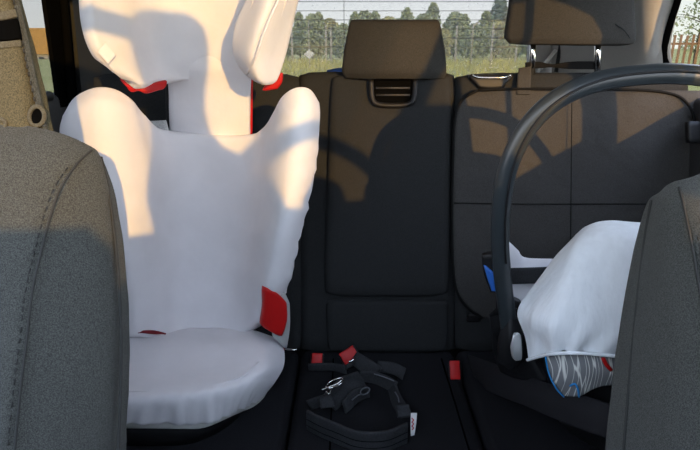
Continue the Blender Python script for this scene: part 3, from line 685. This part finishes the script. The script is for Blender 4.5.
FLc = [
    R0((-150, 98, .48), (-60, 110, .47), (10, 123, .465), (60, 133, .465), (92, 147, .475), (100, 156, .49)),
    R0((-150, 140, .45), (-60, 145, .44), (10, 152, .435), (62, 158, .44), (98, 162, .465), (107, 170, .49)),
    R0((-155, 200, .43), (-60, 205, .415), (5, 210, .41), (55, 212, .42), (104, 208, .45), (118, 208, .49)),
    R0((-160, 290, .395), (-60, 290, .385), (-5, 290, .38), (35, 290, .385), (103, 288, .42), (127.5, 285, .465)),
    R0((-165, 380, .36), (-60, 380, .35), (-5, 380, .345), (25, 380, .35), (103, 375, .39), (129, 370, .44)),
    R0((-170, 520, .31), (-60, 520, .305), (-10, 520, .30), (16, 520, .305), (100, 520, .35), (123, 520, .40))]
pad('backrest', FLc, .06, 'front', fl, 60, 50, bulge=.25, wob=.0015, wscale=25)
sm = [P(p[0], p[1], p[2]+.06) for p in ((92, 150, .468), (78, 163, .446), (62, 186, .421), (52, 212, .4135), (42, 250, .399), (33, 290, .3795), (27, 340, .362), (22, 380, .345), (15, 450, .322), (12, 500, .305))]
smd = [p+Vector((0, -.0005, 0)) for p in crsamp(sm, 160)]
tube('seam', smd, .0012, 'front_d', fl, sides=6)
stitches([p+Vector((-.006, -.001, 0)) for p in smd], 'front_d', fl, .008, .005, .0005)
tube('edge_piping', R0((101, 157, .478), (104, 170, .472), (111, 208, .462), (119, 285, .435), (121, 370, .405), (116, 500, .36)), .0016, 'front_d', fl, n=60, sides=6)
hl = pad('headrest', [
    R0((-110, -90, .53), (-40, -95, .51), (-5, -90, .515), (8, -80, .54)),
    R0((-110, 0, .50), (-40, 0, .485), (5, 0, .485), (22, 0, .51)),
    R0((-110, 60, .485), (-40, 60, .475), (15, 60, .47), (38, 60, .50)),
    R0((-110, 128, .47), (-40, 130, .462), (25, 132, .462), (54, 132, .49))], .05, 'fhead', fl, 36, 36, bulge=.25, wob=.0015, wscale=30)
pad('opening_shade', [R0((-40, 24, .473), (0, 21, .4725), (17, 19, .478)), R0((-40, 40, .470), (0, 40, .469), (20, 38, .474))], .006, 'gasket', hl, 12, 8)  # black pad stands in for the unlit inside of the opening
pad('seam_tape', [R0((-40, 16, .4765), (0, 12, .476), (15, 9, .482)), R0((-40, 22, .474), (0, 19, .473), (17, 16, .480))], .004, 'trimtape', hl, 12, 5)
pad('seam_tape', [R0((-40, 43, .4695), (0, 42, .469), (20, 40, .475)), R0((-40, 48, .4685), (0, 47.5, .468), (21, 46, .474))], .004, 'trimtape', hl, 12, 5)
pad('seam_tape', [[P(x-4, y, Y+.06) for x, y, Y in ((8, -60, .51), (17, 0, .4935), (26, 40, .481), (32, 70, .476), (41, 110, .472), (46, 132, .470))], [P(x+1, y, Y+.064) for x, y, Y in ((8, -60, .51), (17, 0, .4935), (26, 40, .481), (32, 70, .476), (41, 110, .472), (46, 132, .470))]][::1], .003, 'front', hl, 30, 4)
el_ = [P(x, y, Y+.06) for x, y, Y in ((10, -60, .51), (19.5, 0, .494), (28, 40, .482), (34, 70, .477), (43, 110, .473), (48, 132, .471))]
stitches([p+Vector((-.004, -.003, 0)) for p in crsamp(el_, 120)], 'front_d', hl, .007, .004, .0008)
stitches([p+Vector((-.0095, -.003, 0)) for p in crsamp(el_, 120)], 'front_d', hl, .007, .004, .0008)
g1 = [P(37+7.5*math.cos(a), 116+9.5*math.sin(a), .5255) for a in [i*2*math.pi/24 for i in range(24)]]
tube('grommet', g1, .0022, 'trimtape', hl, closed=True, sides=8)
pad('grommet_shade', [R0((31, 109, .466), (43, 109, .468)), R0((32, 124, .464), (42, 124, .466))], .003, 'gasket', hl, 6, 6, rnd=.2)  # black pad paints the shade inside the ring
tube('grommet', [P(0+6*math.cos(a), 124+5*math.sin(a), .5205) for a in [i*2*math.pi/24 for i in range(24)]], .002, 'trimtape', hl, closed=True, sides=8)
rbox('seat_cushion', (-.42, .06, ZC-.06), (.50, .52, .14), 'front', fl, bev=.04)
rbox('seat_base', (-.42, .06, (ZC-.13+ZF)/2), (.40, .45, ZC-.13-ZF), 'black', fl, bev=.01)
pad('lower_backrest', [[Vector((-.66, .40, H-.36)), Vector((-.46, .39, H-.36)), Vector((-.28, .41, H-.36))], [Vector((-.66, .32, ZC-.02)), Vector((-.46, .31, ZC-.02)), Vector((-.28, .34, ZC-.02))]], .10, 'front', fl, 16, 12)

fr_ = thing('front_driver_seat', (.56, .34, ZF), 'grey fabric front seat beside the infant carrier', 'car seat')
pad('backrest', [
    R_((660, 192, .545), (672, 183, .525), (702, 173, .52), (760, 138, .54), (830, 126, .55), (910, 140, .56)),
    R_((647, 203, .555), (664, 202, .51), (700, 200, .485), (760, 200, .48), (830, 200, .48), (925, 205, .53)),
    R_((635, 242, .55), (668, 240, .49), (715, 242, .455), (765, 243, .455), (835, 243, .455), (935, 245, .52)),
    R_((624, 300, .53), (672, 300, .46), (725, 300, .425), (770, 300, .42), (840, 300, .42), (945, 300, .49)),
    R_((614, 370, .505), (672, 370, .43), (735, 370, .39), (775, 370, .385), (845, 370, .385), (950, 370, .46)),
    R_((602, 480, .46), (668, 480, .385), (740, 480, .345), (780, 480, .34), (850, 480, .34), (955, 480, .42))], .06, 'front', fr_, 60, 50, bulge=.25, wob=.0015, wscale=25)
sm = [P(*p) for p in ((672, 184, .523), (676, 200, .502), (684, 240, .4745), (694, 300, .443), (702, 370, .409), (708, 480, .362))]
smd = [p+Vector((0, -.012, 0)) for p in crsamp(sm, 120)]
tube('seam', smd, .0012, 'front_d', fr_, sides=6)
stitches([p+Vector((.006, -.002, 0)) for p in smd], 'front_d', fr_, .008, .005, .0005)
tube('edge_piping', R_((651, 200, .538), (644, 242, .531), (637, 300, .508), (630, 370, .48), (621, 480, .432)), .0014, 'front_d', fr_, n=60, sides=6)
hx, hy, hz = .57, .55, H+.205
pad('headrest', [[Vector((hx+x*s, hy+yo+(.03 if abs(x) > .08 else 0), hz+z)) for x in (-.085, -.065, 0, .065, .085)] for z, s, yo in ((.15, .8, .03), (.13, .95, .01), (.09, 1, 0), (.05, 1, 0), (.025, .95, .01))], .09, 'fhead', fr_, 24, 24, bulge=.4)
for s in (-1, 1): tube('post', [(hx+s*.05, hy+.05, hz+.06), (hx+s*.05, hy+.05, hz-.33)], .007, 'chrome', fr_)
rbox('seat_cushion', (.545, .10, ZC-.06), (.46, .52, .14), 'front', fr_, bev=.04)
rbox('seat_base', (.545, .10, (ZC-.13+ZF)/2), (.40, .45, ZC-.13-ZF), 'black', fr_, bev=.01)
pad('lower_backrest', [[Vector((.30, .40, H-.38)), Vector((.53, .36, H-.38)), Vector((.74, .40, H-.38))], [Vector((.31, .33, ZC-.02)), Vector((.53, .30, ZC-.02)), Vector((.74, .33, ZC-.02))]], .10, 'front', fr_, 16, 12)

# ------------------------------------------------------------------ the person taking the picture, leaning in beside the wheel
J = {'pelvis': ((.40, -.42, -.62), .13), 'waist': ((.34, -.38, -.40), .115), 'chest': ((.27, -.28, -.12), .10), 'upper': ((.235, -.25, .03), .085),
     'neck': ((.215, -.24, .13), .048), 'chin': ((.205, -.23, .21), .058), 'head': ((.20, -.225, .29), .082), 'crown': ((.20, -.225, .36), .065),
     'sh_a': ((.17, -.24, .075), .050), 'el_a': ((.25, -.13, -.13), .040), 'wr_a': ((.14, -.07, -.20), .028), 'pa_a': ((.10, -.06, -.21), .026),
     'sh_b': ((.32, -.27, .06), .050), 'el_b': ((.36, -.20, -.18), .042), 'wr_b': ((.24, -.10, -.20), .030), 'pa_b': ((.20, -.08, -.20), .026),
     'hip_a': ((.32, -.36, -.66), .10), 'kn_a': ((.30, -.27, -.88), .055), 'an_a': ((.30, -.40, -.98), .045), 'to_a': ((.30, -.50, -1.0), .035),
     'hip_b': ((.48, -.36, -.66), .10), 'kn_b': ((.52, -.27, -.86), .055), 'an_b': ((.52, -.42, -.98), .045), 'to_b': ((.52, -.50, -1.0), .035)}
E = [('pelvis', 'waist'), ('waist', 'chest'), ('chest', 'upper'), ('upper', 'neck'), ('neck', 'chin'), ('chin', 'head'), ('head', 'crown'), ('upper', 'sh_a'), ('sh_a', 'el_a'), ('el_a', 'wr_a'), ('wr_a', 'pa_a'),
     ('upper', 'sh_b'), ('sh_b', 'el_b'), ('el_b', 'wr_b'), ('wr_b', 'pa_b'), ('pelvis', 'hip_a'), ('hip_a', 'kn_a'), ('kn_a', 'an_a'), ('an_a', 'to_a'), ('pelvis', 'hip_b'), ('hip_b', 'kn_b'), ('kn_b', 'an_b'), ('an_b', 'to_b')]
for hnd in 'ab':
    (bx, by, bz), _ = J['pa_'+hnd]
    for f, (dx, dy, dz) in enumerate(((-.05, .005, .03), (-.065, .0, .014), (-.068, .0, -.004), (-.055, .0, -.022), (-.015, .02, .04))):
        J['f%s%d' % (hnd, f)] = ((bx+dx*.6, by+dy, bz+dz), .009); J['g%s%d' % (hnd, f)] = ((bx+dx, by+dy+.012, bz+dz), .008)
        E += [('pa_'+hnd, 'f%s%d' % (hnd, f)), ('f%s%d' % (hnd, f), 'g%s%d' % (hnd, f))]
names = list(J); pz = H
me = bpy.data.meshes.new('person'); base = Vector((.40, -.38, ZF))
me.from_pydata([Vector((J[n][0][0], J[n][0][1], J[n][0][2]+pz))-base for n in names], [(names.index(a), names.index(b)) for a, b in E], [])
M['jacket'] = mat('dark_jacket', (.04, .045, .06), .9, var=.2, scale=40, bump=.3, bscale=200)
me.materials.append(M['jacket'])
person = bpy.data.objects.new('person', me); person.location = base; link(person)
sk = person.modifiers.new('skin', 'SKIN'); sk.use_smooth_shade = True
for i, n in enumerate(names):
    v = me.skin_vertices[0].data[i]; v.radius = (J[n][1], J[n][1]); v.use_root = (n == 'pelvis')
person.modifiers.new('sub', 'SUBSURF').levels = 1; person.modifiers['sub'].render_levels = 1
tag(person, 'person in dark clothes leaning between steering wheel and front passenger seat', 'person')

# ------------------------------------------------------------------ outdoors
def gz(x, y):
    d = max(0, -x-14-.05*y)
    return -.030*d - .00022*d*d*.5
V = []; Fc = []; xsn = [(-160+4*i) for i in range(71)]; ysn = [(-40+3.5*j) for j in range(64)]
for y in ysn:
    for x in xsn: V.append((x, y, gz(x, y)-.0))
for j in range(len(ysn)-1):
    for i in range(len(xsn)-1): a = j*len(xsn)+i; Fc.append((a, a+1, a+1+len(xsn), a+len(xsn)))
g = mesh('meadow_ground', V, Fc, 'grass'); g['kind'] = 'structure'
# asphalt where the car stands
rd = mesh('asphalt_lane', [(-20, -30, .012), (14, -30, .012), (14, 15, .012), (-20, 15, .012), (-20, -30, -.05), (14, -30, -.05), (14, 15, -.05), (-20, 15, -.05)], [(0, 1, 2, 3), (4, 7, 6, 5), (0, 4, 5, 1), (1, 5, 6, 2), (2, 6, 7, 3), (3, 7, 4, 0)], 'asphalt', smooth=False)
rd['kind'] = 'structure'
def grow(n, rx, rz, base, leaf, shape, seed):
    """leaf clumps as small tilted quads filling a crown"""
    rnd = random.Random(seed); V = []; Fc = []
    for i in range(n):
        t = rnd.random(); z = base+t*rz
        if shape == 'cone': rr = rx*(1-t)**.8+.05
        else: rr = rx*math.sqrt(max(.02, 1-(2*t-.9)**2*.8))
        a = rnd.random()*2*math.pi; r = rr*math.sqrt(rnd.random())*(.85+.3*noise.noise(Vector((math.cos(a)*2, math.sin(a)*2, z*1.6+seed))))
        c = Vector((r*math.cos(a), r*math.sin(a), z)); u = Vector((rnd.uniform(-1, 1), rnd.uniform(-1, 1), rnd.uniform(-1, 1))).normalized()
        v = u.cross(Vector((rnd.uniform(-1, 1), rnd.uniform(-1, 1), rnd.uniform(-1, 1)))).normalized(); s = leaf*rnd.uniform(.6, 1.3)
        k = len(V); V += [c-u*s-v*s*.6, c+u*s-v*s*.6, c+u*s+v*s*.6, c-u*s+v*s*.6]; Fc.append((k, k+1, k+2, k+3))
    me = bpy.data.meshes.new('foliage'); me.from_pydata(V, [], Fc); me.update(); return me
crowns = {}
for nm, a in {'olive': (2200, 1.35, 2.5, .35, .10, 'round', 3), 'yellow': (2000, 1.2, 2.2, .3, .10, 'round', 11), 'poplar': (1800, .8, 3.0, .3, .09, 'round', 5), 'conifer': (2600, 1.5, 5.4, .4, .12, 'cone', 8)}.items():
    crowns[nm] = grow(*a)
crowns['olive'].materials.append(M['leaf1']); crowns['yellow'].materials.append(M['leaf2']); crowns['poplar'].materials.append(M['leaf1']); crowns['conifer'].materials.append(M['leaf3'])
def trunkmesh(h, r):
    V = []; Fc = []
    for k, (z, q) in enumerate(((-.3, r), (h*.5, r*.7), (h, r*.3))):
        for s in range(7): V.append((q*math.cos(s*.8976), q*math.sin(s*.8976), z))
    for k in range(2):
        for s in range(7): Fc.append((k*7+s, k*7+(s+1) % 7, k*7+7+(s+1) % 7, k*7+7+s))
    me = bpy.data.meshes.new('trunk'); me.from_pydata(V, [], Fc); me.materials.append(M['bark']); me.update(); return me
TR = trunkmesh(1.6, .08)
lab = {'olive': 'round olive green tree in the row behind the rear window fence', 'yellow': 'low yellow-green bushy tree in the row beyond the fence', 'poplar': 'slim upright green tree in the row beyond the fence', 'conifer': 'tall dark conifer standing above the tree row'}
def tree(px, Y, kind, s=1.0, nm='roadside_tree'):
    x = ray(px, 44).x*Y/ray(px, 44).y
    t = thing(nm, (x, Y, gz(x, Y)), lab[kind], 'tree', {'olive': 'round olive trees beyond the fence', 'yellow': 'low yellow-green trees beyond the fence', 'poplar': 'slim upright trees beyond the fence', 'conifer': 'tall conifers in the tree row'}[kind])
    s *= Y/46; t.scale = (s*.78, s*.78, s) if kind != 'conifer' else (s, s, s); t.rotation_euler = (0, 0, random.uniform(0, 6))
    link(bpy.data.objects.new('foliage', crowns[kind]), t); link(bpy.data.objects.new('trunk', TR), t)
    return t
k = 0
for px in range(255, 580, 11):
    kind = ('olive', 'poplar', 'yellow', 'olive', 'poplar')[k % 5]; k += 1
    tree(px+random.uniform(-3, 3), (44, 49.5, 55)[k % 3]+random.uniform(-.3, .3), kind, random.uniform(.92, 1.2)*(1.0 if px < 300 else 1.12))
tree(497, 61, 'conifer', .95, 'conifer_tree'); tree(513, 66.5, 'conifer', .85, 'conifer_tree')
# fence posts
def gpt(px, Y): x = ray(px, 44).x*Y/ray(px, 44).y; return x
wf = thing('wire_fence', (gpt(400, 36), 36, 0), 'wire fence on pale concrete posts before the tree row', 'fence')
def post(px, h, bent, Y=36):
    x = gpt(px, Y)
    if bent:
        o = tube('fence_post', [(x, Y, -.1), (x, Y, h-.35), (x+.05, Y, h-.2), (x+.35, Y, h)], .055, 'concrete', wf, sides=8); o['label'] = 'post with bent-over top'
    else:
        o = rbox('fence_post', (x, Y, h/2-.05), (.11, .11, h+.1), 'concrete', wf, bev=.015, seg=1)
for px, h, b in ((292, 2.5, 0), (326, 2.55, 0), (331, 2.4, 0), (456, 2.5, 0), (472, 2.75, 1), (492, 2.6, 0), (517, 2.5, 0), (540, 2.6, 0)): post(px, h, b)
for z in (.55, 1.1, 1.7, 2.3):
    o = tube('fence_wire', [(gpt(255, 36), 36.07, z), (gpt(580, 36), 36.07, z)], .006, 'wire', wf, sides=5)
# diamond sign
x = gpt(309, 31)
sg = thing('road_sign', (x, 31, 0), 'small white diamond road sign on a thin post before the trees', 'sign')
tube('post', [(x, 31, -.1), (x, 31, 2.6)], .03, 'concrete', sg, sides=8)
prism('sign_plate', [(x-.30, 30.95, .85), (x, 30.95, .60), (x+.30, 30.95, .85), (x, 30.95, 1.12)], (0, .02, 0), 'signw', sg)
# tall grass strip
rnd = random.Random(4); V = []; Fc = []
for i in range(9000):
    y = rnd.uniform(22, 42); x = rnd.uniform(-.28, .48)*y*1.0; h = rnd.uniform(.25, .7); a = rnd.uniform(0, 3.14); wv = Vector((math.cos(a), math.sin(a), 0))*.03
    b = Vector((x, y, -.02)); tip = b+Vector((rnd.uniform(-.12, .12), rnd.uniform(-.12, .12), h))
    k = len(V); V += [b-wv, b+wv, tip]; Fc.append((k, k+1, k+2))
tag(mesh('tall_grass', V, Fc, 'blade', smooth=False), 'tall dry yellow-green grass along the fence', 'grass', kind='stuff')
# left: low house with orange roof far down the slope
hy_ = 105.0
xh0, xh1 = gpt(8, hy_), gpt(53, hy_)
zt, ze, zb = P(45, 28, hy_+4).z, P(45, 54, hy_).z, P(45, 68, hy_).z
ho = thing('farm_house', ((xh0+xh1)/2, hy_+4, zb), 'low white house with large orange roof seen through the left door window', 'house')
rbox('wall', ((xh0+xh1)/2, hy_+4, (zb+ze)/2), (xh1-xh0, 8, ze-zb), 'render', ho, bev=0)
prism('roof', [(xh0-.5, hy_-.6, ze), (xh0-.5, hy_+8.6, ze), (xh0-.5, hy_+4, zt)], (xh1-xh0+1, 0, 0), 'rooftile', ho)
for i in range(5):
    xx = xh1-.9-i*1.75; rbox('window', (xx, hy_-.02, (zb+ze)/2+.15), (.9, .08, 1.2), 'pane', ho, bev=0)
# right: timber paling fence, thin tree behind
yF = 24.0
for i in range(16):
    x = gpt(655, yF)+i*.27; top = 1.76+.02*math.sin(i*2.1)
    o = rbox('fence_slat', (x, yF, top/2-.03), (.11, .035, top+.06), 'timber', None, bev=.008, seg=1)
    if i == 0: tf = thing('timber_fence', (x+2, yF, 0), 'brown upright timber paling fence seen through the right door window', 'fence')
    o.location -= tf.location; o.parent = tf
for z in (.45, 1.4):
    rbox('rail', (gpt(655, yF)+2.1, yF+.045, z), (4.6, .05, .09), 'timber', tf, bev=0)
xt = gpt(699, 29)
bt = thing('bare_tree', (xt, 29, 0), 'sparse small-leaved tree rising behind the timber paling fence', 'tree')
tube('trunk', [(xt, 29, -.1), (xt-.1, 29, 1.5), (xt+.05, 29, 3.4)], (.10, .03), 'bark', bt, n=14)
rnd = random.Random(9)
for i in range(14):
    z = rnd.uniform(1.0, 3.0); a = rnd.uniform(0, 6.28); L = rnd.uniform(.7, 1.6)
    tube('branch', [(xt, 29, z), (xt+L*.5*math.cos(a), 29+L*.5*math.sin(a), z+.25), (xt+L*math.cos(a), 29+L*math.sin(a), z+.35)], (.03, .008), 'bark', bt, n=8, sides=5)
fo = grow(700, 1.6, 2.6, 1.0, .07, 'round', 21); fo.materials.append(M['leaf1'])
link(bpy.data.objects.new('foliage', fo), bt)
